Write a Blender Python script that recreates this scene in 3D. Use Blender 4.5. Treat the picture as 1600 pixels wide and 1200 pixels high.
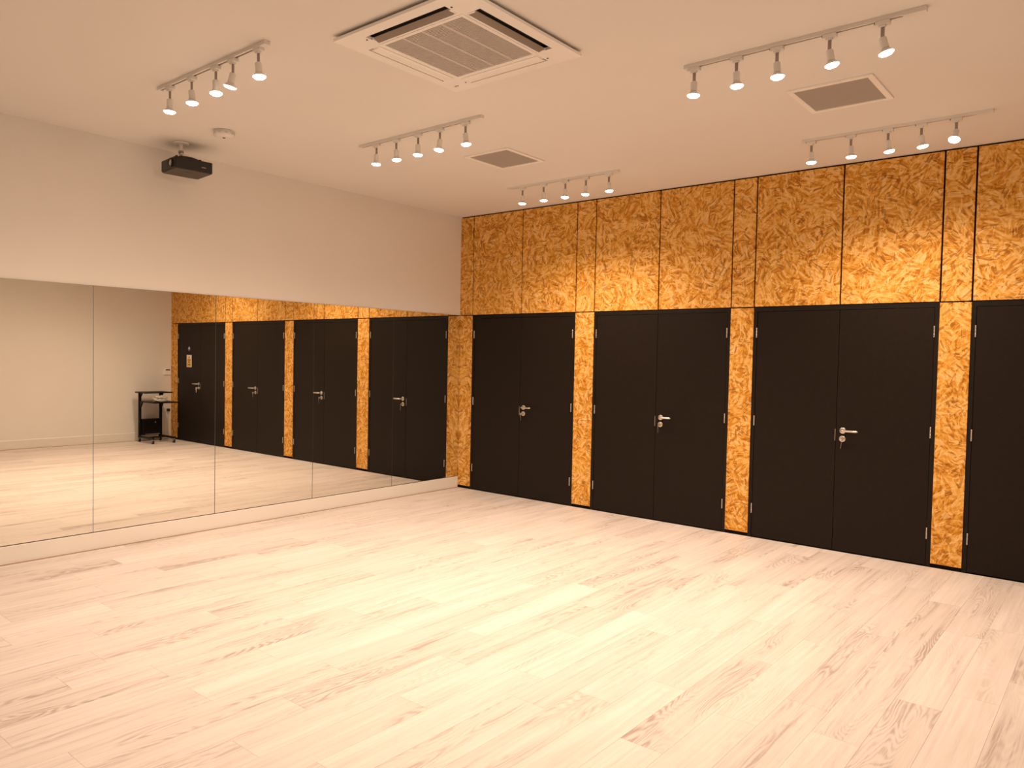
import bpy, bmesh, math, random
from mathutils import Vector, Matrix, Euler

for o in list(bpy.data.objects):
    bpy.data.objects.remove(o, do_unlink=True)
SC = bpy.context.scene
COL = SC.collection
random.seed(7)

# ------------------------------------------------------------------ camera
CAM = (6.4357, -6.7971, 1.6098)
YAW, PITCH, ROLL, FPX = -0.6878, -0.0342, 0.0197, 1182.27
fw = Vector((math.sin(YAW) * math.cos(PITCH), math.cos(YAW) * math.cos(PITCH), math.sin(PITCH)))
rt = Vector((math.cos(YAW), -math.sin(YAW), 0))
up = rt.cross(fw)
cr, sr = math.cos(ROLL), math.sin(ROLL)
rt2 = cr * rt + sr * up
up2 = -sr * rt + cr * up
cd = bpy.data.cameras.new('camera')
cd.sensor_width = 36.0
cd.lens = FPX / 1600 * 36.0
cd.clip_start = 0.05
cam = bpy.data.objects.new('camera', cd)
COL.objects.link(cam)
mw = Matrix((rt2, up2, -fw)).transposed().to_4x4()
mw.translation = Vector(CAM)
cam.matrix_world = mw
SC.camera = cam

# ------------------------------------------------------------------ world and exposure
wd = bpy.data.worlds.new('world')
SC.world = wd
wd.use_nodes = True
wd.node_tree.nodes['Background'].inputs[0].default_value = (1, .7, .45, 1)
wd.node_tree.nodes['Background'].inputs[1].default_value = 0.0
SC.view_settings.view_transform = 'Standard'
SC.view_settings.look = 'None'
SC.view_settings.gamma = 1.0
SC.view_settings.use_curve_mapping = False
SC.view_settings.exposure = 0.0

LAMP_W = 40.5                       # one reflector bulb of a track light
LAMP_COL = (1.0, 0.752, 0.562)
LAMP_CONE = math.radians(143)

# ------------------------------------------------------------------ room measures (metres)
H = 3.320          # ceiling
HEAD = 2.120       # door head, joint under the upper boards
L = 7.316          # length of the door wall
BACK = -8.20       # wall behind the viewer
XJ = dict(o=0.0, A=.2107, B=.9674, C=1.7239, D=1.9659, m2=2.7262, E=3.4911, F=3.7136,
          m3=4.4678, G=5.2252, H=5.4448, m4=6.265, I=7.0776, L=L)

# ------------------------------------------------------------------ materials
def newmat(name):
    m = bpy.data.materials.new(name)
    m.use_nodes = True
    nt = m.node_tree
    b = nt.nodes['Principled BSDF']
    return m, nt, b

def N(nt, t, **kw):
    n = nt.nodes.new(t)
    for k, v in kw.items():
        setattr(n, k, v)
    return n

def plain(name, col, rough=.6, metal=0.0, bump=0.0, bscale=300.0, vary=0.0, vscale=6.0, spec=.5):
    m, nt, b = newmat(name)
    b.inputs['Roughness'].default_value = rough
    b.inputs['Metallic'].default_value = metal
    b.inputs['Specular IOR Level'].default_value = spec
    tc = N(nt, 'ShaderNodeTexCoord')
    nz = N(nt, 'ShaderNodeTexNoise')
    nz.inputs['Scale'].default_value = vscale
    nz.inputs['Detail'].default_value = 4
    nt.links.new(tc.outputs['Object'], nz.inputs['Vector'])
    rp = N(nt, 'ShaderNodeValToRGB')
    lo = [c * (1 - vary) for c in col]; hi = [min(1, c * (1 + vary)) for c in col]
    rp.color_ramp.elements[0].position = .3; rp.color_ramp.elements[0].color = (*lo, 1)
    rp.color_ramp.elements[1].position = .7; rp.color_ramp.elements[1].color = (*hi, 1)
    nt.links.new(nz.outputs['Fac'], rp.inputs['Fac'])
    nt.links.new(rp.outputs['Color'], b.inputs['Base Color'])
    if bump:
        n2 = N(nt, 'ShaderNodeTexNoise'); n2.inputs['Scale'].default_value = bscale
        n2.inputs['Detail'].default_value = 3
        nt.links.new(tc.outputs['Object'], n2.inputs['Vector'])
        bp = N(nt, 'ShaderNodeBump'); bp.inputs['Strength'].default_value = bump
        bp.inputs['Distance'].default_value = .002
        nt.links.new(n2.outputs['Fac'], bp.inputs['Height'])
        nt.links.new(bp.outputs['Normal'], b.inputs['Normal'])
    return m

def emit(name, col, s):
    m, nt, b = newmat(name)
    b.inputs['Base Color'].default_value = (.9, .88, .85, 1)
    b.inputs['Emission Color'].default_value = (*col, 1)
    b.inputs['Emission Strength'].default_value = s
    return m

def mixrgb(nt, fac, a, b_, mode='MIX'):
    n = N(nt, 'ShaderNodeMix', data_type='RGBA', blend_type=mode)
    for sock, v in ((n.inputs[0], fac), (n.inputs[6], a), (n.inputs[7], b_)):
        if hasattr(v, 'links') or hasattr(v, 'is_output'):
            nt.links.new(v, sock)
        else:
            sock.default_value = v if not isinstance(v, tuple) else (*v, 1)
    return n.outputs[2]

def mathn(nt, op, a, b_=0.0, clamp=False):
    n = N(nt, 'ShaderNodeMath', operation=op)
    n.use_clamp = clamp
    for i, v in enumerate((a, b_)):
        if hasattr(v, 'is_output'):
            nt.links.new(v, n.inputs[i])
        else:
            n.inputs[i].default_value = v
    return n.outputs[0]

def osb_material():
    """oriented strand board: patches of long wood strands lying at random angles"""
    m, nt, b = newmat('oriented_strand_board')
    tc = N(nt, 'ShaderNodeTexCoord'); oi = N(nt, 'ShaderNodeObjectInfo')
    cx = N(nt, 'ShaderNodeSeparateXYZ'); nt.links.new(tc.outputs['Object'], cx.inputs[0])
    off = mathn(nt, 'MULTIPLY', oi.outputs['Random'], 57.0)
    cb = N(nt, 'ShaderNodeCombineXYZ')
    nt.links.new(mathn(nt, 'ADD', cx.outputs['X'], off), cb.inputs[0])
    nt.links.new(mathn(nt, 'ADD', cx.outputs['Z'], off), cb.inputs[1])
    P = cb.outputs[0]
    layers = []
    for k, (cell, wid, ln, seed) in enumerate(((9.5, 62, 12, 0.0), (15, 115, 20, 7.3), (7, 42, 8, 13.1))):
        # warp, then one random direction per patch
        wn = N(nt, 'ShaderNodeTexNoise'); wn.inputs['Scale'].default_value = 14 + 5 * k
        wn.inputs['Detail'].default_value = 2
        ad = N(nt, 'ShaderNodeVectorMath', operation='ADD'); ad.inputs[1].default_value = (seed, seed * 1.7, seed)
        nt.links.new(P, ad.inputs[0]); nt.links.new(ad.outputs[0], wn.inputs['Vector'])
        sc_ = N(nt, 'ShaderNodeVectorMath', operation='SCALE'); sc_.inputs['Scale'].default_value = .05
        nt.links.new(wn.outputs['Color'], sc_.inputs[0])
        a2 = N(nt, 'ShaderNodeVectorMath', operation='ADD')
        nt.links.new(ad.outputs[0], a2.inputs[0]); nt.links.new(sc_.outputs[0], a2.inputs[1])
        vo = N(nt, 'ShaderNodeTexVoronoi', voronoi_dimensions='2D'); vo.inputs['Scale'].default_value = cell
        nt.links.new(a2.outputs[0], vo.inputs['Vector'])
        sp = N(nt, 'ShaderNodeSeparateColor'); nt.links.new(vo.outputs['Color'], sp.inputs[0])
        rot = N(nt, 'ShaderNodeVectorRotate', rotation_type='Z_AXIS')
        nt.links.new(ad.outputs[0], rot.inputs['Vector'])
        nt.links.new(mathn(nt, 'MULTIPLY', sp.outputs[0], 3.1416), rot.inputs['Angle'])
        st = N(nt, 'ShaderNodeVectorMath', operation='MULTIPLY'); st.inputs[1].default_value = (wid, ln, 1)
        nt.links.new(rot.outputs[0], st.inputs[0])
        v2 = N(nt, 'ShaderNodeTexVoronoi', voronoi_dimensions='2D'); v2.inputs['Scale'].default_value = 1.0
        nt.links.new(st.outputs[0], v2.inputs['Vector'])
        s2 = N(nt, 'ShaderNodeSeparateColor'); nt.links.new(v2.outputs['Color'], s2.inputs[0])
        n3 = N(nt, 'ShaderNodeTexNoise'); n3.inputs['Scale'].default_value = 1.6; n3.inputs['Detail'].default_value = 3
        nt.links.new(st.outputs[0], n3.inputs['Vector'])
        layers.append((s2.outputs[0], s2.outputs[1], sp.outputs[1], n3.outputs['Fac']))
    # strand tone
    f = mathn(nt, 'ADD', mathn(nt, 'MULTIPLY', layers[0][0], .40), mathn(nt, 'MULTIPLY', layers[1][0], .28))
    f = mathn(nt, 'ADD', f, mathn(nt, 'MULTIPLY', layers[2][0], .16))
    f = mathn(nt, 'ADD', f, mathn(nt, 'MULTIPLY', layers[0][3], .18))
    rp = N(nt, 'ShaderNodeValToRGB')
    els = rp.color_ramp.elements
    els[0].position = .18; els[0].color = (.36, .125, .009, 1)
    els[1].position = .84; els[1].color = (.91, .590, .250, 1)
    e = els.new(.36); e.color = (.61, .255, .020, 1)
    e = els.new(.58); e.color = (.78, .410, .085, 1)
    nt.links.new(f, rp.inputs['Fac'])
    # large pale strands lying on top, thin dark strands and specks
    d2 = mathn(nt, 'MULTIPLY', mathn(nt, 'GREATER_THAN', layers[2][1], .86), mathn(nt, 'GREATER_THAN', layers[1][2], .4))
    col = mixrgb(nt, mathn(nt, 'MULTIPLY', d2, .55), rp.outputs['Color'], (.90, .58, .23))
    d1 = mathn(nt, 'MULTIPLY', mathn(nt, 'GREATER_THAN', layers[1][1], .88), mathn(nt, 'GREATER_THAN', layers[0][2], .45))
    col = mixrgb(nt, mathn(nt, 'MULTIPLY', d1, .60), col, (.20, .060, .008))
    d3 = mathn(nt, 'MULTIPLY', mathn(nt, 'GREATER_THAN', layers[0][1], .93), mathn(nt, 'GREATER_THAN', layers[2][2], .35))
    col = mixrgb(nt, mathn(nt, 'MULTIPLY', d3, .6), col, (.33, .12, .012))
    nt.links.new(col, b.inputs['Base Color'])
    b.inputs['Roughness'].default_value = .62
    b.inputs['Specular IOR Level'].default_value = .25
    bp = N(nt, 'ShaderNodeBump'); bp.inputs['Strength'].default_value = .25; bp.inputs['Distance'].default_value = .001
    nt.links.new(f, bp.inputs['Height']); nt.links.new(bp.outputs['Normal'], b.inputs['Normal'])
    return m

def plank_material():
    """white-washed oak plank, one tone and one grain figure per plank"""
    m, nt, b = newmat('whitewashed_oak')
    tc = N(nt, 'ShaderNodeTexCoord'); oi = N(nt, 'ShaderNodeObjectInfo')
    sx = N(nt, 'ShaderNodeSeparateXYZ'); nt.links.new(tc.outputs['Object'], sx.inputs[0])
    rnd = oi.outputs['Random']
    off = mathn(nt, 'MULTIPLY', rnd, 83.0)
    r2 = mathn(nt, 'FRACT', mathn(nt, 'MULTIPLY', rnd, 17.31))
    r3 = mathn(nt, 'FRACT', mathn(nt, 'MULTIPLY', rnd, 41.77))
    cb = N(nt, 'ShaderNodeCombineXYZ')
    nt.links.new(mathn(nt, 'ADD', sx.outputs['X'], off), cb.inputs[0])
    nt.links.new(mathn(nt, 'ADD', sx.outputs['Y'], off), cb.inputs[1])
    nt.links.new(off, cb.inputs[2])
    def stretched(scx, scy, detail, rough=.55):
        st = N(nt, 'ShaderNodeVectorMath', operation='MULTIPLY'); st.inputs[1].default_value = (scx, scy, 1)
        nt.links.new(cb.outputs[0], st.inputs[0])
        n = N(nt, 'ShaderNodeTexNoise'); n.inputs['Scale'].default_value = 1; n.inputs['Detail'].default_value = detail
        n.inputs['Roughness'].default_value = rough
        nt.links.new(st.outputs[0], n.inputs['Vector'])
        return n.outputs['Fac']
    broad = stretched(9, .9, 3)
    fine = stretched(160, 5, 4, .7)
    streak = stretched(38, 1.1, 5, .62)
    # cathedral figure: growth rings cut by a long slow field
    fld = stretched(5.5, .75, 2, .45)
    ring = mathn(nt, 'SINE', mathn(nt, 'MULTIPLY', mathn(nt, 'ADD', fld, mathn(nt, 'MULTIPLY', stretched(30, 7, 2), .030)), 210.0))
    ring = mathn(nt, 'MULTIPLY', mathn(nt, 'ADD', ring, 1.0), .5)
    msk = N(nt, 'ShaderNodeMapRange'); msk.inputs[1].default_value = .44; msk.inputs[2].default_value = .60
    nt.links.new(stretched(8, 1.3, 1), msk.inputs[0])
    ringm = mathn(nt, 'MULTIPLY', mathn(nt, 'MULTIPLY', ring, msk.outputs[0]), mathn(nt, 'ADD', mathn(nt, 'MULTIPLY', r3, .42), .08))
    f = mathn(nt, 'MULTIPLY', broad, .34)
    f = mathn(nt, 'ADD', f, mathn(nt, 'MULTIPLY', streak, .62))
    f = mathn(nt, 'ADD', f, mathn(nt, 'MULTIPLY', fine, .26))
    f = mathn(nt, 'ADD', f, mathn(nt, 'MULTIPLY', r2, .15))
    f = mathn(nt, 'SUBTRACT', f, mathn(nt, 'MULTIPLY', ringm, .52))
    rp = N(nt, 'ShaderNodeValToRGB'); els = rp.color_ramp.elements
    els[0].position = .36; els[0].color = (.40, .332, .300, 1)
    els[1].position = .86; els[1].color = (.84, .760, .715, 1)
    e = els.new(.58); e.color = (.68, .615, .565, 1)
    nt.links.new(f, rp.inputs['Fac'])
    col = mixrgb(nt, mathn(nt, 'MULTIPLY', r3, .16), rp.outputs['Color'], (.60, .47, .41))
    nt.links.new(col, b.inputs['Base Color'])
    rr = N(nt, 'ShaderNodeMapRange'); rr.inputs[3].default_value = .42; rr.inputs[4].default_value = .58
    nt.links.new(fine, rr.inputs[0]); nt.links.new(rr.outputs[0], b.inputs['Roughness'])
    b.inputs['Specular IOR Level'].default_value = .35
    bp = N(nt, 'ShaderNodeBump'); bp.inputs['Strength'].default_value = .12; bp.inputs['Distance'].default_value = .0006
    nt.links.new(mathn(nt, 'SUBTRACT', fine, ringm), bp.inputs['Height']); nt.links.new(bp.outputs['Normal'], b.inputs['Normal'])
    return m

M = {}
M['osb'] = osb_material()
M['plank'] = plank_material()
M['subfloor'] = plain('subfloor_dark', (.16, .12, .10), .9)
M['paint'] = plain('white_wall_paint', (.82, .785, .74), .75, bump=.08, bscale=420, vary=.012, vscale=1.5, spec=.3)
M['ceil'] = plain('white_ceiling_paint', (.82, .785, .745), .85, bump=.05, bscale=420, vary=.01, vscale=1.2, spec=.2)
M['skirt'] = plain('satin_white_skirting', (.80, .76, .70), .45, vary=.02, vscale=3)
M['black'] = plain('black_backing', (.006, .004, .003), .8, spec=.1)
M['door'] = plain('black_laminate_door', (.0135, .0085, .0055), .50, bump=.10, bscale=900, vary=.12, vscale=40, spec=.16)
M['frame'] = plain('black_painted_frame', (.010, .0070, .0052), .5, vary=.1, vscale=20, spec=.2)
M['steel'] = plain('brushed_steel', (.72, .68, .64), .28, 1.0, vary=.05, vscale=120)
M['hinge'] = plain('satin_steel_hinge', (.62, .58, .55), .36, 1.0, vary=.05, vscale=120)
M['brass'] = plain('lock_brass', (.55, .42, .20), .35, 1.0, vary=.05, vscale=80)
M['mirror'] = plain('silvered_mirror', (.81, .795, .735), 0.0, 1.0)
M['medge'] = plain('mirror_edge_glass', (.085, .060, .042), .25, 0.0, vary=.05)
M['casing'] = plain('bright_white_casing', (.93, .90, .86), .4, vary=.01, vscale=8)
M['plastic'] = plain('white_plastic', (.80, .77, .73), .42, vary=.015, vscale=8)
M['track'] = plain('white_powder_coat', (.80, .76, .72), .45, vary=.02, vscale=10)
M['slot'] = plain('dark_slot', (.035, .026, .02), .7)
M['stem'] = plain('grey_metal_stem', (.34, .29, .26), .45, .5, vary=.05, vscale=40)
M['bulbside'] = emit('bulb_glass_side', (1, .86, .62), 2.2)
M['bulb'] = emit('bulb_face', (1, .88, .66), 22.0)
M['louvre'] = plain('shaded_louvre', (.26, .205, .165), .5, vary=.04)  # shade inside the outlet slots, painted into the open louvres
M['flap'] = plain('grey_plastic_flap', (.60, .56, .52), .5, vary=.03)
M['grille'] = plain('grey_grille_mesh', (.40, .355, .325), .6, bump=.5, bscale=700, vary=.10, vscale=500)
M['slat'] = plain('cassette_grille_plastic', (.62, .56, .52), .5, vary=.03, vscale=30)
M['deep'] = plain('cassette_interior', (.20, .165, .14), .8)
M['projector'] = plain('black_projector_plastic', (.008, .006, .005), .45, bump=.1, bscale=500, vary=.1, vscale=30)
M['projbase'] = plain('charcoal_projector_base', (.050, .036, .026), .5, bump=.1, bscale=400, vary=.1, vscale=20)
M['glass'] = plain('projector_lens_glass', (.55, .50, .44), .12, .6, vary=.2, vscale=60)
M['cart'] = plain('black_cart_steel', (.007, .005, .004), .45, vary=.1, vscale=20, spec=.2)
M['rubber'] = plain('black_rubber', (.012, .011, .010), .65, vary=.1, vscale=40)
M['cable'] = plain('pale_cable', (.74, .70, .62), .5, vary=.06, vscale=40)
M['cable2'] = plain('dark_cable', (.02, .018, .016), .5)
M['screen'] = plain('dark_display', (.015, .012, .01), .25)
M['yellow'] = plain('sign_yellow', (.80, .46, .02), .5, vary=.03)
M['signwhite'] = plain('sign_white', (.82, .80, .76), .5, vary=.02)
M['ink'] = plain('sign_ink', (.03, .02, .015), .6)
M['blue'] = plain('sign_blue', (.10, .16, .30), .5, vary=.04)

# ------------------------------------------------------------------ mesh helpers
class MB:
    def __init__(self):
        self.bm = bmesh.new(); self.mats = []
    def mi(self, m):
        if m not in self.mats: self.mats.append(m)
        return self.mats.index(m)
    def _take(self, tmp, mat, mtx=None, smooth=False):
        i = self.mi(mat)
        vm = {}
        for v in tmp.verts:
            co = mtx @ v.co if mtx else v.co
            vm[v] = self.bm.verts.new(co)
        for f in tmp.faces:
            try:
                nf = self.bm.faces.new([vm[v] for v in f.verts]); nf.material_index = i; nf.smooth = smooth
            except ValueError:
                pass
        tmp.free()
        return self
    def box(self, x0, x1, y0, y1, z0, z1, mat, bev=0.0, mtx=None):
        t = bmesh.new(); bmesh.ops.create_cube(t, size=1)
        for v in t.verts:
            v.co = Vector(((x0 + x1) / 2 + v.co.x * (x1 - x0), (y0 + y1) / 2 + v.co.y * (y1 - y0), (z0 + z1) / 2 + v.co.z * (z1 - z0)))
        if bev: bmesh.ops.bevel(t, geom=list(t.edges), offset=bev, segments=2, profile=.6, affect='EDGES')
        return self._take(t, mat, mtx)
    def lathe(self, prof, mat, seg=24, mtx=None, smooth=True):
        """profile of (radius, z) turned about z, capped"""
        t = bmesh.new(); rings = []
        for r, z in prof:
            if r < 1e-6:
                rings.append([t.verts.new((0, 0, z))])
            else:
                rings.append([t.verts.new((r * math.cos(2 * math.pi * k / seg), r * math.sin(2 * math.pi * k / seg), z)) for k in range(seg)])
        for a, b in zip(rings, rings[1:]):
            for k in range(seg):
                k2 = (k + 1) % seg
                vs = [a[k] if len(a) > 1 else a[0], a[k2] if len(a) > 1 else a[0], b[k2] if len(b) > 1 else b[0], b[k] if len(b) > 1 else b[0]]
                u = []
                for v in vs:
                    if v not in u: u.append(v)
                if len(u) > 2: t.faces.new(u)
        for rg, s in ((rings[0], 1), (rings[-1], -1)):
            if len(rg) > 1: t.faces.new(rg if s < 0 else rg[::-1])
        bmesh.ops.recalc_face_normals(t, faces=list(t.faces))
        return self._take(t, mat, mtx, smooth)
    def cyl(self, a, b, r, mat, seg=16, r2=None):
        a = Vector(a); b = Vector(b); d = b - a
        q = d.to_track_quat('Z', 'Y').to_matrix().to_4x4(); q.translation = a
        e = min(r * .2, d.length * .1)
        r2 = r if r2 is None else r2
        return self.lathe([(r - e, 0), (r, e), (r2, d.length - e), (r2 - e, d.length)], mat, seg, q)
    def tube(self, pts, r, mat, seg=8, flat=1.0):
        pts = [Vector(p) for p in pts]; t = bmesh.new(); rings = []
        prev = None
        for i, p in enumerate(pts):
            d = (pts[min(i + 1, len(pts) - 1)] - pts[max(i - 1, 0)]).normalized()
            ref = Vector((0, 0, 1)) if abs(d.z) < .9 else Vector((1, 0, 0))
            if prev is not None:
                u = (prev - d * prev.dot(d))
                u = u.normalized() if u.length > 1e-4 else d.cross(ref).normalized()
            else:
                u = d.cross(ref).normalized()
            prev = u; w = d.cross(u)
            rr = r[i] if isinstance(r, (list, tuple)) else r
            rings.append([t.verts.new(p + rr * (math.cos(2 * math.pi * k / seg) * u + flat * math.sin(2 * math.pi * k / seg) * w)) for k in range(seg)])
        for a, b in zip(rings, rings[1:]):
            for k in range(seg):
                t.faces.new((a[k], a[(k + 1) % seg], b[(k + 1) % seg], b[k]))
        t.faces.new(rings[0][::-1]); t.faces.new(rings[-1])
        bmesh.ops.recalc_face_normals(t, faces=list(t.faces))
        return self._take(t, mat, None, True)
    def prism(self, poly, axis, a, b, mat, bev=0.0):
        """2-D polygon extruded along an axis from a to b"""
        t = bmesh.new()
        def P(u, v, w):
            return {'x': (w, u, v), 'y': (u, w, v), 'z': (u, v, w)}[axis]
        lo = [t.verts.new(P(u, v, a)) for u, v in poly]; hi = [t.verts.new(P(u, v, b)) for u, v in poly]
        t.faces.new(lo); t.faces.new(hi[::-1])
        n = len(poly)
        for k in range(n): t.faces.new((lo[k], hi[k], hi[(k + 1) % n], lo[(k + 1) % n]))
        bmesh.ops.recalc_face_normals(t, faces=list(t.faces))
        if bev: bmesh.ops.bevel(t, geom=list(t.edges), offset=bev, segments=2, profile=.6, affect='EDGES')
        return self._take(t, mat)
    def mesh(self, name):
        me = bpy.data.meshes.new(name); self.bm.to_mesh(me); self.bm.free()
        for m in self.mats: me.materials.append(m)
        return me
    def build(self, name, parent=None, loc=(0, 0, 0), rot=None):
        return link(name, self.mesh(name), parent, loc, rot)

def link(name, data, parent=None, loc=(0, 0, 0), rot=None):
    o = bpy.data.objects.new(name, data); COL.objects.link(o)
    o.location = loc
    if rot: o.rotation_euler = rot
    if parent: o.parent = parent
    return o
def empty(name, loc, rz=0.0):
    o = link(name, None, None, loc); o.rotation_euler.z = rz; o.empty_display_size = .05
    return o
def tag(o, label, cat, group=None, kind=None):
    o['label'] = label; o['category'] = cat
    if group: o['group'] = group
    if kind: o['kind'] = kind
    return o
def part(o, label): o['label'] = label; return o

# ================================================================== ROOM SHELL
fl = MB().box(-.15, L + .15, BACK - .15, .15, -.12, -.0062, M['subfloor']).build('floor')
tag(fl, 'pale whitewashed oak plank floor running the whole room', 'floor', kind='structure')
PW, PL, GAP = .200, 1.220, .0007
plank_cache = {}
def plank_mesh(w, l):
    k = (round(w, 4), round(l, 4))
    if k not in plank_cache:
        plank_cache[k] = MB().box(-w / 2, w / 2, -l / 2, l / 2, -.006, 0, M['plank'], bev=.0005).mesh('plank')
    return plank_cache[k]
ncol = math.ceil(L / PW)
rs = random.Random(21)
last = 0
for c in range(ncol):
    x0 = c * PW; x1 = min(L, x0 + PW)
    s = rs.choice([.12, .25, .37, .49, .61, .73, .86, .98, 1.10])
    while abs(s - last) < .2: s = rs.choice([.12, .25, .37, .49, .61, .73, .86, .98, 1.10])
    last = s
    y = 0.0; first = True
    while y > BACK + .001:
        l = s if first else PL
        first = False
        y1 = max(BACK, y - l)
        link('plank', plank_mesh(x1 - x0 - GAP, y - y1 - GAP), fl, ((x0 + x1) / 2, (y + y1) / 2, 0))
        y = y1

cl = MB().box(-.15, L + .15, BACK - .15, .15, H, H + .12, M['ceil']).build('ceiling')
tag(cl, 'flat white painted ceiling above the whole room', 'ceiling', kind='structure')
wl = MB().box(-.15, 0, BACK - .15, .15, -.1, H, M['paint']).build('wall_left')
tag(wl, 'plain off-white painted wall behind and above the mirrors', 'wall', kind='structure')
wo = MB().box(L, L + .15, BACK - .15, .15, -.1, H, M['paint']).build('wall_opposite')
tag(wo, 'plain off-white wall behind the black trolley, seen in the mirrors', 'wall', kind='structure')
wb = MB().box(0, L, BACK - .15, BACK, -.1, H, M['paint']).build('wall_rear')
tag(wb, 'plain off-white wall behind the viewer', 'wall', kind='structure')

# door wall: black backing with openings, faced with strand board panels
TH = .020
wmb = MB()
wmb.box(0, L, .068, .15, -.1, H, M['black'])
wmb.box(0, L, TH, .068, HEAD, H, M['black'])
for a, b in (('o', 'A'), ('C', 'D'), ('E', 'F'), ('G', 'H'), ('I', 'L')):
    wmb.box(XJ[a], XJ[b], TH, .068, -.006, HEAD, M['black'])
    wmb.box(XJ[a], XJ[b], .006, TH, -.006, .032, M['black'])
wr = wmb.build('wall_right')
tag(wr, 'wall faced with orange-brown strand board panels around black double doors', 'wall', kind='structure')
def board(xa, xb, z0, z1):
    w = xb - xa; h = z1 - z0
    MB().box(-w / 2, w / 2, 0, TH, 0, h, M['osb'], bev=.0008).build('board', wr, ((xa + xb) / 2, 0, z0))
JG = .0068
keys = ['o', 'A', 'B', 'C', 'D', 'm2', 'E', 'F', 'm3', 'G', 'H', 'm4', 'I', 'L']
for a, b in zip(keys, keys[1:]):
    board(XJ[a] + (JG if a != 'o' else .001), XJ[b] - (JG if b != 'L' else .001), HEAD + .006, H - .014)
for a, b in (('o', 'A'), ('C', 'D'), ('E', 'F'), ('G', 'H'), ('I', 'L')):
    board(XJ[a] + .001, XJ[b] - .001, .032, HEAD - .005)

# ------------------------------------------------------------------ doors
FWD, FHD = .032, .040            # frame width at the sides and at the head
def handle_mesh():
    m = MB()
    back = Matrix.Rotation(math.radians(90), 4, 'X')     # local z -> -y (out of the door)
    m.lathe([(.0255, 0), (.0265, .002), (.0265, .007), (.024, .009), (.012, .0095)], M['steel'], 28, back)
    m.cyl((0, -.008, 0), (0, -.046, 0), .0098, M['steel'], 16)
    pts = [(0, -.040, 0), (.004, -.049, 0), (.014, -.054, 0), (.04, -.055, 0), (.09, -.055, 0), (.118, -.0535, .0), (.128, -.050, 0), (.131, -.044, 0)]
    m.tube(pts, [.0095, .0100, .0100, .0098, .0098, .0095, .0088, .006], M['steel'], 12)
    return m.mesh('handle')
def lock_mesh():
    m = MB()
    back = Matrix.Rotation(math.radians(90), 4, 'X')
    m.lathe([(.0255, 0), (.0265, .002), (.0265, .006), (.024, .008), (.012, .008)], M['steel'], 28, back)
    m.lathe([(.0088, .006), (.0088, .012), (.0078, .0125)], M['brass'], 16, back)
    m.box(-.0045, .0045, -.014, -.006, -.017, -.002, M['brass'], .0012)
    m.box(-.0008, .0008, -.0135, -.0122, -.005, .005, M['slot'])
    return m.mesh('lock')
def key_mesh():
    m = MB()
    m.box(-.0012, .0012, -.030, -.012, -.005, .005, M['steel'], .0004)
    m.lathe([(.0125, -.0012), (.0130, 0), (.0125, .0012)], M['steel'], 20, Matrix.Translation((0, -.041, 0)) @ Matrix.Rotation(math.radians(90), 4, 'Y'))
    ring = [(.004 * math.sin(2 * math.pi * k / 14), -.047 + .010 * math.cos(2 * math.pi * k / 14), -.010 + .010 * math.sin(2 * math.pi * k / 14)) for k in range(15)]
    m.tube(ring, .0009, M['steel'], 6)
    # spare key hanging from the ring
    m.box(-.0012, .0012, -.052, -.040, -.041, -.018, M['steel'], .0005)
    m.box(-.0012, .0012, -.0485, -.0435, -.078, -.040, M['steel'], .0005)
    return m.mesh('key')
def hinge_mesh():
    m = MB()
    for k in range(3):
        m.cyl((0, 0, -.045 + .0305 * k), (0, 0, -.016 + .0305 * k), .0058, M['hinge'], 12)
    m.box(-.0012, .0012, .002, .012, -.045, .045, M['hinge'])
    return m.mesh('hinge')
HM, LM, KM, HG = handle_mesh(), lock_mesh(), key_mesh(), hinge_mesh()
DOORS = [('door_1', 'A', 'B', 'C', 'black double door next to the mirror corner, seen directly'),
         ('door_2', 'D', 'm2', 'E', 'black double door second from the mirror corner'),
         ('door_3', 'F', 'm3', 'G', 'large black double door third from the mirror corner'),
         ('door_4', 'H', 'm4', 'I', 'black double door at the right edge, with a yellow sign seen in the mirrors')]
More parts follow.
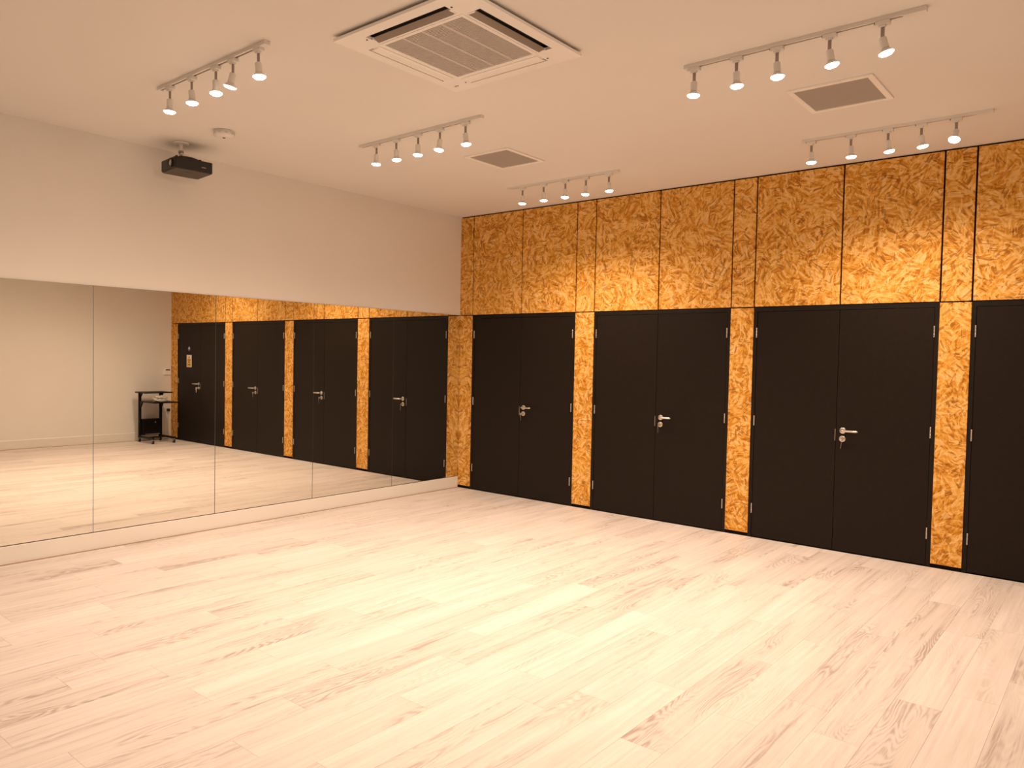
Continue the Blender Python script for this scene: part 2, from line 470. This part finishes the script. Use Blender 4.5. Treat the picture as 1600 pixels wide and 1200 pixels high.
for dn, (name, a, mid, b, lab) in enumerate(DOORS):
    xa, xm, xb = XJ[a], XJ[mid], XJ[b]
    root = empty(name, ((xa + xb) / 2, 0, 0))
    tag(root, lab, 'door', kind='structure')
    ox = (xa + xb) / 2
    f = MB()
    f.prism([(xa - ox + .001, 0), (xa - ox + FWD, 0), (xa - ox + FWD, HEAD - FHD), (xb - ox - FWD, HEAD - FHD), (xb - ox - FWD, 0), (xb - ox - .001, 0), (xb - ox - .001, HEAD - .001), (xa - ox + .001, HEAD - .001)],
            'y', .003, .066, M['frame'])
    f.build('door_frame', root)
    for side in (0, 1):
        l0, l1 = ((xa + FWD + .003, xm - .002) if side == 0 else (xm + .002, xb - FWD - .003))
        lf = MB().box(l0 - ox, l1 - ox, .006, .050, .009, HEAD - FHD - .003, M['door'], bev=.0012).build('door_leaf', root)
        hx = (xa + FWD if side == 0 else xb - FWD) - ox
        for hz in (.269, 1.080, 1.887):
            link('hinge', HG, lf, (hx, -.0005, hz))
        if side == 1:
            link('handle', HM, lf, (xm + .058 - ox, .006, 1.045))
            link('lock', LM, lf, (xm + .056 - ox, .006, .974))
            part(link('key', KM, lf, (xm + .056 - ox, .006, .972), (0, math.radians(6 * (dn - 1)), math.radians(-8 + 9 * dn))), 'steel key hanging in the lock')
            if dn == 3:
                s = MB()
                sx = 6.665 - ox
                s.box(sx - .085, sx + .085, .0035, .006, 1.335, 1.552, M['signwhite'], .0006)
                s.box(sx - .062, sx + .062, .0026, .0036, 1.345, 1.482, M['yellow'])
                s.prism([(sx - .040, 1.490), (sx + .040, 1.490), (sx, 1.542)], 'y', .0026, .0036, M['yellow'])
                s.prism([(sx - .006, 1.497), (sx + .006, 1.497), (sx + .004, 1.526), (sx - .004, 1.526)], 'y', .0020, .0027, M['ink'])
                for zc, hw in ((1.462, .048), (1.425, .028), (1.378, .052)):
                    n = int(hw * 2 / .016)
                    for k in range(n):
                        x0 = sx - hw + k * 2 * hw / n
                        s.box(x0 + .0015, x0 + 2 * hw / n - .002, .0020, .0027, zc - .008, zc + .008, M['ink'])
                part(s.build('warning_sign', lf), 'white and yellow warning sign with dark lettering')
                bk = Matrix.Translation((sx, .006, 1.668)) @ Matrix.Rotation(math.radians(90), 4, 'X')
                d = MB().lathe([(.040, 0), (.040, .0018), (.038, .002)], M['blue'], 32, bk)
                bk2 = Matrix.Translation((sx, .0045, 1.672)) @ Matrix.Rotation(math.radians(90), 4, 'X')
                d.lathe([(.018, 0), (.018, .0012), (.017, .0014)], M['signwhite'], 24, bk2)
                part(d.build('round_sign', lf), 'small round blue and white door sign')
        else:
            # strike / flush bolt plate on the meeting edge
            MB().box(xm - ox - .0075, xm - ox - .0028, .0035, .0065, .955, 1.055, M['hinge'], .0006).build('strike_plate', lf)

# ------------------------------------------------------------------ skirting
bl = MB()
bl.prism([(0, .001), (.012, .001), (.012, .132), (.009, .1365), (0, .1365)], 'y', BACK, -.004, M['skirt'])
tag(bl.build('baseboard_left'), 'pale skirting board running under the mirrors', 'baseboard', kind='structure')
bo = MB().prism([(L, .001), (L - .016, .001), (L - .016, .138), (L - .010, .150), (L, .150)], 'y', BACK, -.004, M['skirt']).build('baseboard_opposite')
tag(bo, 'white skirting board behind the trolley, seen in the mirrors', 'baseboard', kind='structure')
br = MB().prism([(BACK, .010), (BACK + .016, .010), (BACK + .016, .138), (BACK + .010, .150), (BACK, .150)], 'x', .02, L - .02, M['skirt']).build('baseboard_rear')
tag(br, 'white skirting board behind the viewer', 'baseboard', kind='structure')

M['floor_strip'] = plain('brown_floor_strip', (.40, .27, .185), .8, vary=.15, vscale=90, spec=.1)  # brown for the thin strips along the foot of the skirtings
tag(MB().box(.012, .030, BACK + .02, -.004, 0, .0035, M['floor_strip'], .0008).build('trim_1'), 'thin brown strip between the floor and the skirting under the mirrors', 'trim', kind='structure')
tag(MB().box(L - .034, L - .016, BACK + .02, -.004, 0, .0035, M['floor_strip'], .0008).build('trim_2'), 'thin brown strip between the floor and the skirting behind the trolley', 'trim', kind='structure')

# ------------------------------------------------------------------ mirrors
MY = [-.003, -1.0797, -2.148, -3.2076, -4.2511, -5.312]
M['gap_shade'] = plain('mirror_gap_shade', (.09, .055, .035), .4, .3, vary=.1, vscale=30, spec=.3)  # dark strip added to fill and darken the gap below the mirrors
tag(MB().box(.0005, .0085, MY[-1], -.004, .1367, .1425, M['gap_shade'], .0004).build('trim_3'), 'thin dark strip added as shade in the gap under the mirrors', 'trim', kind='structure')
MLAB = ['mirror panel nearest the strand board corner, reflecting the first black door',
        'mirror panel second from the strand board corner',
        'middle mirror panel, third from the strand board corner',
        'mirror panel reflecting the trolley and the door with a sign',
        'leftmost mirror panel, reflecting only pale wall and floor']
for k in range(5):
    y1, y0 = MY[k], MY[k + 1]
    m = MB()
    m.box(0.0005, .0070, y0 + .0019, y1 - .0019, .1427, 2.1224, M['medge'], .0006)
    # silvered face
    i = m.mi(M['mirror'])
    for f in m.bm.faces:
        if f.normal.x > .99 or all(abs(v.co.x - .0070) < 1e-5 for v in f.verts): f.material_index = i
    o = m.build('mirror_panel')
    tag(o, MLAB[k], 'mirror', 'tall mirror panels on the left wall')

# ================================================================== CEILING FITTINGS
def aim(tx, ty):
    return Matrix.Rotation(tx, 4, 'X') @ Matrix.Rotation(ty, 4, 'Y')
def track_light(x0, x1, y, lamps, label, tilts, group='white ceiling track lights'):
    xm = (x0 + x1) / 2
    root = empty('track_light', (xm, y, H))
    tag(root, label, 'track light', group)
    w = .0175; hh = .020
    r = MB()
    # U-shaped rail with an open dark slot below
    r.prism([(-w, 0), (-w, -hh), (-.006, -hh), (-.006, -.006), (.006, -.006), (.006, -hh), (w, -hh), (w, 0)], 'x', x0 - xm, x1 - xm, M['track'])
    r.box(x0 - xm, x1 - xm, -.0058, .0058, -.0075, -.0055, M['slot'])
    r.build('rail', root)
    MB().box(x1 - xm - .10, x1 - xm + .004, -.0185, .0185, -.024, 0, M['plastic'], .002).build('live_end_feed', root)
    MB().box(x0 - xm - .004, x0 - xm + .02, -.0185, .0185, -.022, 0, M['plastic'], .002).build('end_cap', root)
    for (lx, (tx, ty)) in zip(lamps, tilts):
        ad = MB()
        ad.box(-.034, .034, -.0165, .0165, -.040, -.0205, M['plastic'], .002)
        ad.box(-.020, .012, -.012, .012, -.050, -.039, M['plastic'], .002)
        ad.box(-.040, -.033, -.006, .006, -.030, -.0205, M['slot'], .001)
        a = ad.build('spotlight_adapter', root, (lx - xm, 0, 0))
        MB().box(-.0085, .0085, -.004, .004, -.108, -.049, M['stem'], .0012).cyl((-.0095, 0, -.103), (.0095, 0, -.103), .0035, M['stem'], 10).build('stem', a)
        R_ = Matrix.Translation((0, 0, -.103)) @ aim(tx, ty)
        MB().lathe([(.012, .004), (.0180, 0), (.0190, -.004), (.0190, -.050), (.0205, -.054), (.018, -.054)], M['plastic'], 24, R_).build('lamp_holder', a)
        b = MB()
        b.lathe([(.0175, -.0535), (.0195, -.056), (.0305, -.066), (.0355, -.071), (.0355, -.0745)], M['track'], 24, R_)
        b.lathe([(.0353, -.0743), (.0348, -.0775), (.0265, -.0845), (.012, -.0865), (.0, -.0875)], M['bulb'], 24, R_)
        b.build('bulb', a)
        ld = bpy.data.lights.new('spotlight_beam', 'SPOT')
        ld.energy = LAMP_W; ld.color = LAMP_COL; ld.spot_size = LAMP_CONE; ld.spot_blend = 1.0; ld.shadow_soft_size = .026
        lo = bpy.data.objects.new('spotlight_beam', ld); COL.objects.link(lo); lo.parent = a
        lo.matrix_local = R_ @ Matrix.Translation((0, 0, -.112))
    return root
D = math.radians
def tl(*degs): return [(D(a), D(b)) for a, b in degs]
track_light(1.474, 2.705, -4.426, [1.612, 1.888, 2.172, 2.360, 2.622], 'track light with five lit bulbs, above the projector and smoke alarm',
            tl((0, 3), (2, -2), (0, -3), (-4, 16), (3, -4)))
track_light(1.487, 2.813, -2.780, [1.683, 1.918, 2.164, 2.397, 2.656], 'track light with five lit bulbs, just below the air conditioning cassette',
            tl((0, 2), (2, -2), (0, 2), (-3, 3), (4, -3)))
track_light(1.510, 2.792, -.917, [1.692, 1.953, 2.211, 2.444, 2.694], 'track light nearest the mirror corner, its five bulbs meeting the strand board top',
            tl((0, 2), (2, -2), (-3, 0), (0, 3), (2, -3)))
track_light(4.363, 5.608, -2.744, [4.418, 4.671, 4.897, 5.168, 5.419], 'largest track light at top right, with five lit bulbs in front of a vent',
            tl((0, 2), (2, -3), (0, -4), (5, -10), (6, -14)))
track_light(4.413, 5.651, -.880, [4.476, 4.761, 5.013, 5.227, 5.440], 'track light at far right, its five bulbs close above the strand board',
            tl((0, -2), (2, -3), (3, -8), (3, -8), (-24, 4)))
# the same row carries on over the near half of the room
track_light(4.18, 5.41, -4.43, [4.24, 4.50, 4.75, 5.00, 5.25], 'track light over the near part of the floor, beyond the top of the picture',
            tl((0, 29), (0, 31), (0, 30), (0, 32), (0, 31)))
# ------------------------------------------------------------------ air conditioning cassette
cx, cy = 3.527, -3.765
zc = 3.288
ac = empty('air_conditioner', (cx, cy, H))
tag(ac, 'square white ceiling cassette air conditioner with central grille', 'air conditioner')
S = .478; dz = zc - H
# square plate with four outlet slots and a grille opening: built as strips
so0, so1, sl = .322, .412, .292       # slot inner and outer distance, half length
g = .285                              # grille half size
p = MB()
t0, t1 = dz, dz + .016
xs = sorted([-S, -so1, -so0, -sl, -g, g, sl, so0, so1, S])
def in_slot(x, y):
    ax, ay = abs(x), abs(y)
    if so0 < ax < so1 and ay < sl: return True
    if so0 < ay < so1 and ax < sl: return True
    return ax < g and ay < g
bm_ = p.bm; i_ = p.mi(M['casing']); vv = {}
def V_(x, y, z):
    k = (round(x, 5), round(y, 5), round(z, 5))
    if k not in vv: vv[k] = bm_.verts.new(k)
    return vv[k]
nx = len(xs)
solid = [[not in_slot((xs[i] + xs[i + 1]) / 2, (xs[j] + xs[j + 1]) / 2) for j in range(nx - 1)] for i in range(nx - 1)]
for i in range(nx - 1):
    for j in range(nx - 1):
        if not solid[i][j]: continue
        x0, x1, y0, y1 = xs[i], xs[i + 1], xs[j], xs[j + 1]
        def F(*vs):
            f = bm_.faces.new([V_(*v) for v in vs]); f.material_index = i_
        F((x0, y0, t0), (x0, y1, t0), (x1, y1, t0), (x1, y0, t0))
        F((x0, y0, t1), (x1, y0, t1), (x1, y1, t1), (x0, y1, t1))
        if i == 0 or not solid[i - 1][j]: F((x0, y0, t0), (x0, y0, t1), (x0, y1, t1), (x0, y1, t0))
        if i == nx - 2 or not solid[i + 1][j]: F((x1, y0, t0), (x1, y1, t0), (x1, y1, t1), (x1, y0, t1))
        if j == 0 or not solid[i][j - 1]: F((x0, y0, t0), (x1, y0, t0), (x1, y0, t1), (x0, y0, t1))
        if j == nx - 2 or not solid[i][j + 1]: F((x0, y1, t0), (x0, y1, t1), (x1, y1, t1), (x1, y1, t0))
p.build('cassette_panel', ac)
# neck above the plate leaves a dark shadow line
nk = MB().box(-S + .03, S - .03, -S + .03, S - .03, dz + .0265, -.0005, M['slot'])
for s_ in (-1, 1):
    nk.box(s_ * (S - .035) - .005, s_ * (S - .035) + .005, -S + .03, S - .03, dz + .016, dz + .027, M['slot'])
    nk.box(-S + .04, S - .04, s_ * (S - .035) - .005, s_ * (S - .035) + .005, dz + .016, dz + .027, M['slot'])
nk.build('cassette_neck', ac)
for k in range(4):
    a = k * math.pi / 2
    f = MB()
    if k >= 2:
        # open louvre tilted in the slot, shade in its colour, pale inner edge lowest
        prof = [(.330, -.0075), (.342, -.0030), (.354, .0025), (.367, .0095), (.367, .0120), (.352, .0040), (.340, -.0005), (.330, -.0050)]
        f.prism([(u, v + dz) for u, v in prof], 'x', -sl + .012, sl - .012, M['louvre'])
        f.prism([(.3235, dz - .0070), (.3275, dz - .0105), (.3335, dz - .0085), (.3335, dz - .0045), (.3275, dz - .0040)], 'x', -sl + .010, sl - .010, M['casing'])
    else:
        # louvre lying nearly shut, a slim groove on either side
        prof = [(.327, .0005), (.340, -.0055), (.368, -.0070), (.396, -.0040), (.4075, .0020), (.4075, .0045), (.390, .0030), (.340, .0030), (.327, .0035)]
        f.prism([(u, v + dz) for u, v in prof], 'x', -sl + .006, sl - .006, M['casing'])
    # end brackets
    for s in (-1, 1):
        f.box(s * (sl - .006) - .006, s * (sl - .006) + .006, .322, .372, dz - .003, dz + .012, M['casing'], .002)
    fo = f.build('air_flap', ac, (0, 0, 0), (0, 0, a))
gr = MB()
gr.box(-g + .001, g - .001, -g + .001, g - .001, dz + .010, dz + .012, M['deep'])
gr.build('filter_plate', ac)
sl_ = MB()
n = 44
for k in range(n):
    y = -g + (k + .5) * 2 * g / n
    sl_.box(-g + .001, g - .001, y - .0040, y + .0040, dz + .001, dz + .008, M['slat'])
so = sl_.build('grille_slats', ac); so['kind'] = 'stuff'
for xb in (-.1425, 0, .1425):
    MB().box(xb - .009, xb + .009, -g + .001, g - .001, dz - .001, dz + .007, M['slat']).build('grille_bar', ac)
rim = MB()
for s in (-1, 1):
    rim.box(s * (g + .011) - .011, s * (g + .011) + .011, -g - .022, g + .022, dz - .003, dz + .001, M['casing'], .001)
    rim.box(-g, g, s * (g + .011) - .011, s * (g + .011) + .011, dz - .003, dz + .001, M['casing'], .001)
rim.build('grille_rim', ac)
for sx_, sy_ in ((-1, 1), (1, 1), (-1, -1), (1, -1)):
    MB().cyl((sx_ * .312, sy_ * .385, dz - .0012), (sx_ * .312, sy_ * .385, dz + .002), .006, M['slot'], 10).build('screw_hole', ac)
MB().box(-.418, -.385, .395, .402, dz - .0012, dz + .001, M['stem']).build('name_badge', ac)

# ------------------------------------------------------------------ ceiling vents
def vent(x0, x1, y0, y1, label):
    mx, my = (x0 + x1) / 2, (y0 + y1) / 2
    r = empty('ceiling_vent', (mx, my, H)); tag(r, label, 'vent', 'square ceiling vents')
    hx, hy = (x1 - x0) / 2, (y1 - y0) / 2; fw_ = .036; d = .010
    f = MB()
    prof = None
    f.box(-hx, hx, -hy, -hy + fw_, -d, 0, M['casing'], .002).box(-hx, hx, hy - fw_, hy, -d, 0, M['casing'], .002)
    f.box(-hx, -hx + fw_, -hy + fw_, hy - fw_, -d, 0, M['casing'], .002).box(hx - fw_, hx, -hy + fw_, hy - fw_, -d, 0, M['casing'], .002)
    f.build('vent_frame', r)
    MB().box(-hx + fw_, hx - fw_, -hy + fw_, hy - fw_, -.005, 0, M['grille']).build('vent_mesh', r)
vent(1.955, 2.440, -2.055, -1.545, 'smaller-looking square vent between the two middle track lights')
vent(4.680, 5.188, -2.010, -1.495, 'square ceiling vent at upper right, between the right-hand track lights')

# ------------------------------------------------------------------ smoke alarm
sm = empty('smoke_alarm', (.93, -3.665, H)); tag(sm, 'round white smoke alarm on the ceiling beside the projector', 'smoke alarm')
MB().lathe([(.062, 0), (.074, -.002), (.075, -.010), (.070, -.012)], M['plastic'], 40).build('mounting_base', sm)
b = MB().lathe([(.066, -.010), (.078, -.014), (.079, -.034), (.074, -.044), (.050, -.050), (.022, -.0515), (0, -.0515)], M['plastic'], 40)
for k in range(10):
    a = 2 * math.pi * k / 10
    b.box(-.010, .010, .0765, .0795, -.030, -.019, M['flap'], 0, Matrix.Rotation(a, 4, 'Z'))
b.build('alarm_body', sm)
MB().lathe([(.011, -.049), (.011, -.053), (.009, -.054), (0, -.054)], M['slot'], 20).build('test_button', sm)

# ------------------------------------------------------------------ projector on a ceiling mount
pj = empty('projector', (.322, -3.648, H), D(-5)); tag(pj, 'black projector hanging upside down from a ceiling mount', 'projector')
PX, PY = .018, -.055
MB().lathe([(.058, 0), (.062, -.002), (.062, -.008), (.056, -.012), (.020, -.014)], M['plastic'], 32, Matrix.Translation((PX, PY, 0))).build('ceiling_plate', pj)
MB().cyl((PX, PY, -.012), (PX, PY, -.070), .014, M['plastic'], 20).build('mount_pole', pj)
k_ = MB().cyl((PX, PY, -.068), (PX, PY, -.086), .021, M['stem'], 20).cyl((PX - .024, PY, -.094), (PX + .024, PY, -.094), .010, M['steel'], 14).cyl((PX, PY, -.084), (PX, PY, -.130), .012, M['stem'], 16)
k_.build('mount_joint', pj)
zt, zb = -.147, -.240
bx0, bx1, by0, by1 = -.150, .150, -.155, .155
bd = MB()
bd.prism([(bx0, by0 + .03), (bx0 + .02, by0), (bx1 - .012, by0), (bx1, by0 + .012), (bx1, by1 - .012), (bx1 - .012, by1), (bx0 + .02, by1), (bx0, by1 - .03)], 'z', zb + .006, zt, M['projector'], .005)
body = bd.build('projector_body', pj)
MB().prism([(bx0 + .01, by0 + .03), (bx0 + .025, by0 + .008), (bx1 - .014, by0 + .008), (bx1 - .006, by0 + .014), (bx1 - .006, by1 - .014), (bx1 - .014, by1 - .006), (bx0 + .025, by1 - .006), (bx0 + .01, by1 - .03)], 'z', zb, zb + .008, M['projbase'], .002).build('top_cover', body)
MB().box(.060, .072, -.045, .020, zb - .0012, zb + .002, M['slot']).build('control_strip', body)
MB().box(bx1 - .001, bx1 + .0012, .060, .095, zb + .036, zb + .044, M['stem']).build('maker_badge', body)
dm = MB()
arc = [(0, 0)] + [(PY + .02 + .095 * math.cos(t), zt - .004 + .024 * math.sin(t)) for t in [math.pi * (1 - k / 12) for k in range(13)]] + [(0, 0)]
dm.prism([(y, z) for y, z in arc][1:-1], 'x', -.08, .125, M['projector'], .002)
dm.build('mount_bracket', pj)
lm = MB()
q = Matrix.Translation((.075, by0 + .004, zb + .050)) @ Matrix.Rotation(D(90), 4, 'X')
lm.lathe([(.036, 0), (.036, .016), (.032, .018), (.029, .010)], M['projector'], 28, q)
lm.lathe([(.029, .011), (.022, .0155), (.010, .018), (0, .0185)], M['glass'], 28, q)
lm.build('lens', pj)
for fx, fy in ((.13, -.135), (.13, .055), (-.11, .12)):
    MB().cyl((fx, fy, zt - .002), (fx, fy, zt + .010), .010, M['rubber'], 14).build('foot', pj)

# ================================================================== TROLLEY CORNER (seen in the mirrors)
tr = empty('trolley', (6.89, -.48, 0)); tag(tr, 'black wheeled equipment trolley reflected in the mirror, by the pale wall', 'trolley')
X0, Y0 = 6.89, -.48
def tb(name, x0, x1, y0, y1, z0, z1, mat=M['cart'], bev=.004, par=tr):
    return MB().box(x0 - X0, x1 - X0, y0 - Y0, y1 - Y0, z0, z1, mat, bev).build(name, par)
for yy in (-.655, -.285):
    tb('post', 7.105, 7.150, yy - .02, yy + .02, .085, .872)
    leg = tb('base_leg', 6.610, 7.160, yy - .02, yy + .02, .078, .108)
    MB().prism([(7.11 - X0, .70), (7.11 - X0, .60), (7.09 - X0, .60), (7.02 - X0, .698), (7.02 - X0, .7045), (7.11 - X0, .7045)], 'y', yy - Y0 - .010, yy - Y0 + .010, M['cart']).build('bracket', tr)
    MB().prism([(7.11 - X0, .866), (7.11 - X0, .790), (7.09 - X0, .790), (7.03 - X0, .862), (7.03 - X0, .8685), (7.11 - X0, .8685)], 'y', yy - Y0 - .010, yy - Y0 + .010, M['cart']).build('bracket', tr)
tb('top_shelf', 6.800, 7.190, -.715, -.225, .868, .890)
tb('tray', 6.585, 7.120, -.665, -.215, .704, .724)
cb_ = tb('equipment_box', 7.040, 7.150, -.633, -.307, .120, .405, M['cart'], .005)
MB().cyl((7.040 - X0, -.42 - Y0, .345), (7.031 - X0, -.42 - Y0, .345), .009, M['steel'], 14).build('box_lock', cb_)
MB().box(7.032 - X0, 7.041 - X0, -.60 - Y0, -.34 - Y0, .128, .142, M['stem'], .002).build('box_handle', cb_)
tb('cross_bar', 6.86, 6.89, -.64, -.30, .082, .104)
for xx, yy in ((7.136, -.655), (6.632, -.655), (6.632, -.285), (7.136, -.285)):
    c = MB()
    c.box(xx - X0 - .016, xx - X0 + .016, yy - Y0 - .018, yy - Y0 + .018, .056, .079, M['stem'], .003)
    c.box(xx - X0 - .018, xx - X0 + .018, yy - Y0 - .021, yy - Y0 - .017, .026, .072, M['stem'], .001)
    c.box(xx - X0 - .018, xx - X0 + .018, yy - Y0 + .017, yy - Y0 + .021, .026, .072, M['stem'], .001)
    co = c.build('caster', tr)
    MB().cyl((xx - X0, yy - Y0 - .015, .030), (xx - X0, yy - Y0 + .015, .030), .030, M['rubber'], 20).build('wheel', co)
# loose cables on the tray
cbn = MB(); rc = random.Random(5)
for k in range(9):
    ccx, ccy = 6.765 + rc.uniform(-.04, .04), -.475 + rc.uniform(-.04, .04)
    ra, rb = rc.uniform(.045, .075), rc.uniform(.06, .105) * (1.1 - .05 * k)
    z0 = .738 + .0105 * k
    ph = rc.uniform(0, 6.28); tilt = rc.uniform(-.22, .22)
    pts = []
    for t in range(33):
        a = ph + 2 * math.pi * t / 32 * 1.02
        pts.append((ccx + ra * math.cos(a), ccy + rb * math.sin(a), max(.7335, z0 + tilt * rb * math.sin(a + ph) * .6 + .004 * math.sin(3 * a))))
    cbn.tube(pts, .0085, M['cable'], 7)
cbo = cbn.build('cable_coil'); tag(cbo, 'tangled pale cables heaped on the trolley tray', 'cable')
# wall socket with a black plug, thermostat
ws = empty('wall_socket', (L, -.085, .530)); tag(ws, 'white wall socket low behind the trolley, seen in the mirror', 'wall socket')
MB().box(-.010, 0, -.073, .043, -.043, .043, M['plastic'], .002).build('face_plate', ws)
MB().box(-.013, -.009, -.055, -.043, .012, .024, M['plastic'], .001).build('socket_switch', ws)
pc = empty('power_cord', (L - .012, -.064, .530)); tag(pc, 'pale power cord with a black plug hanging behind the trolley', 'power cord')
MB().box(-.040, .0015, -.024, .024, -.022, .026, M['rubber'], .004).build('plug', pc)
cpts = [(-.025, 0, -.024), (-.028, -.002, -.10), (-.032, -.012, -.20), (-.036, -.020, -.30), (-.050, -.012, -.40), (-.09, -.01, -.48), (-.16, -.06, -.5165), (-.24, -.14, -.524), (-.32, -.24, -.524), (-.40, -.36, -.524), (-.46, -.40, -.524)]
def smooth(pts, n=6):
    out = []
    P = [Vector(pts[0])] + [Vector(q) for q in pts] + [Vector(pts[-1])]
    for i in range(1, len(P) - 2):
        for k in range(n):
            t = k / n
            out.append(.5 * (2 * P[i] + (P[i + 1] - P[i - 1]) * t + (2 * P[i - 1] - 5 * P[i] + 4 * P[i + 1] - P[i + 2]) * t * t + (3 * P[i] - P[i - 1] - 3 * P[i + 1] + P[i + 2]) * t ** 3))
    out.append(P[-1])
    for q in out: q.z = max(q.z, -.5245)
    return out
MB().tube(smooth(cpts), .005, M['cable'], 8).build('cord', pc)
th = empty('thermostat', (L, -.082, 1.238)); tag(th, 'small white thermostat with a dark display on the pale wall', 'thermostat')
MB().box(-.026, 0, -.062, .062, -.058, .058, M['casing'], .004).build('thermostat_case', th)
MB().box(-.0275, -.025, -.030, .050, .020, .042, M['screen'], .001).build('display', th)
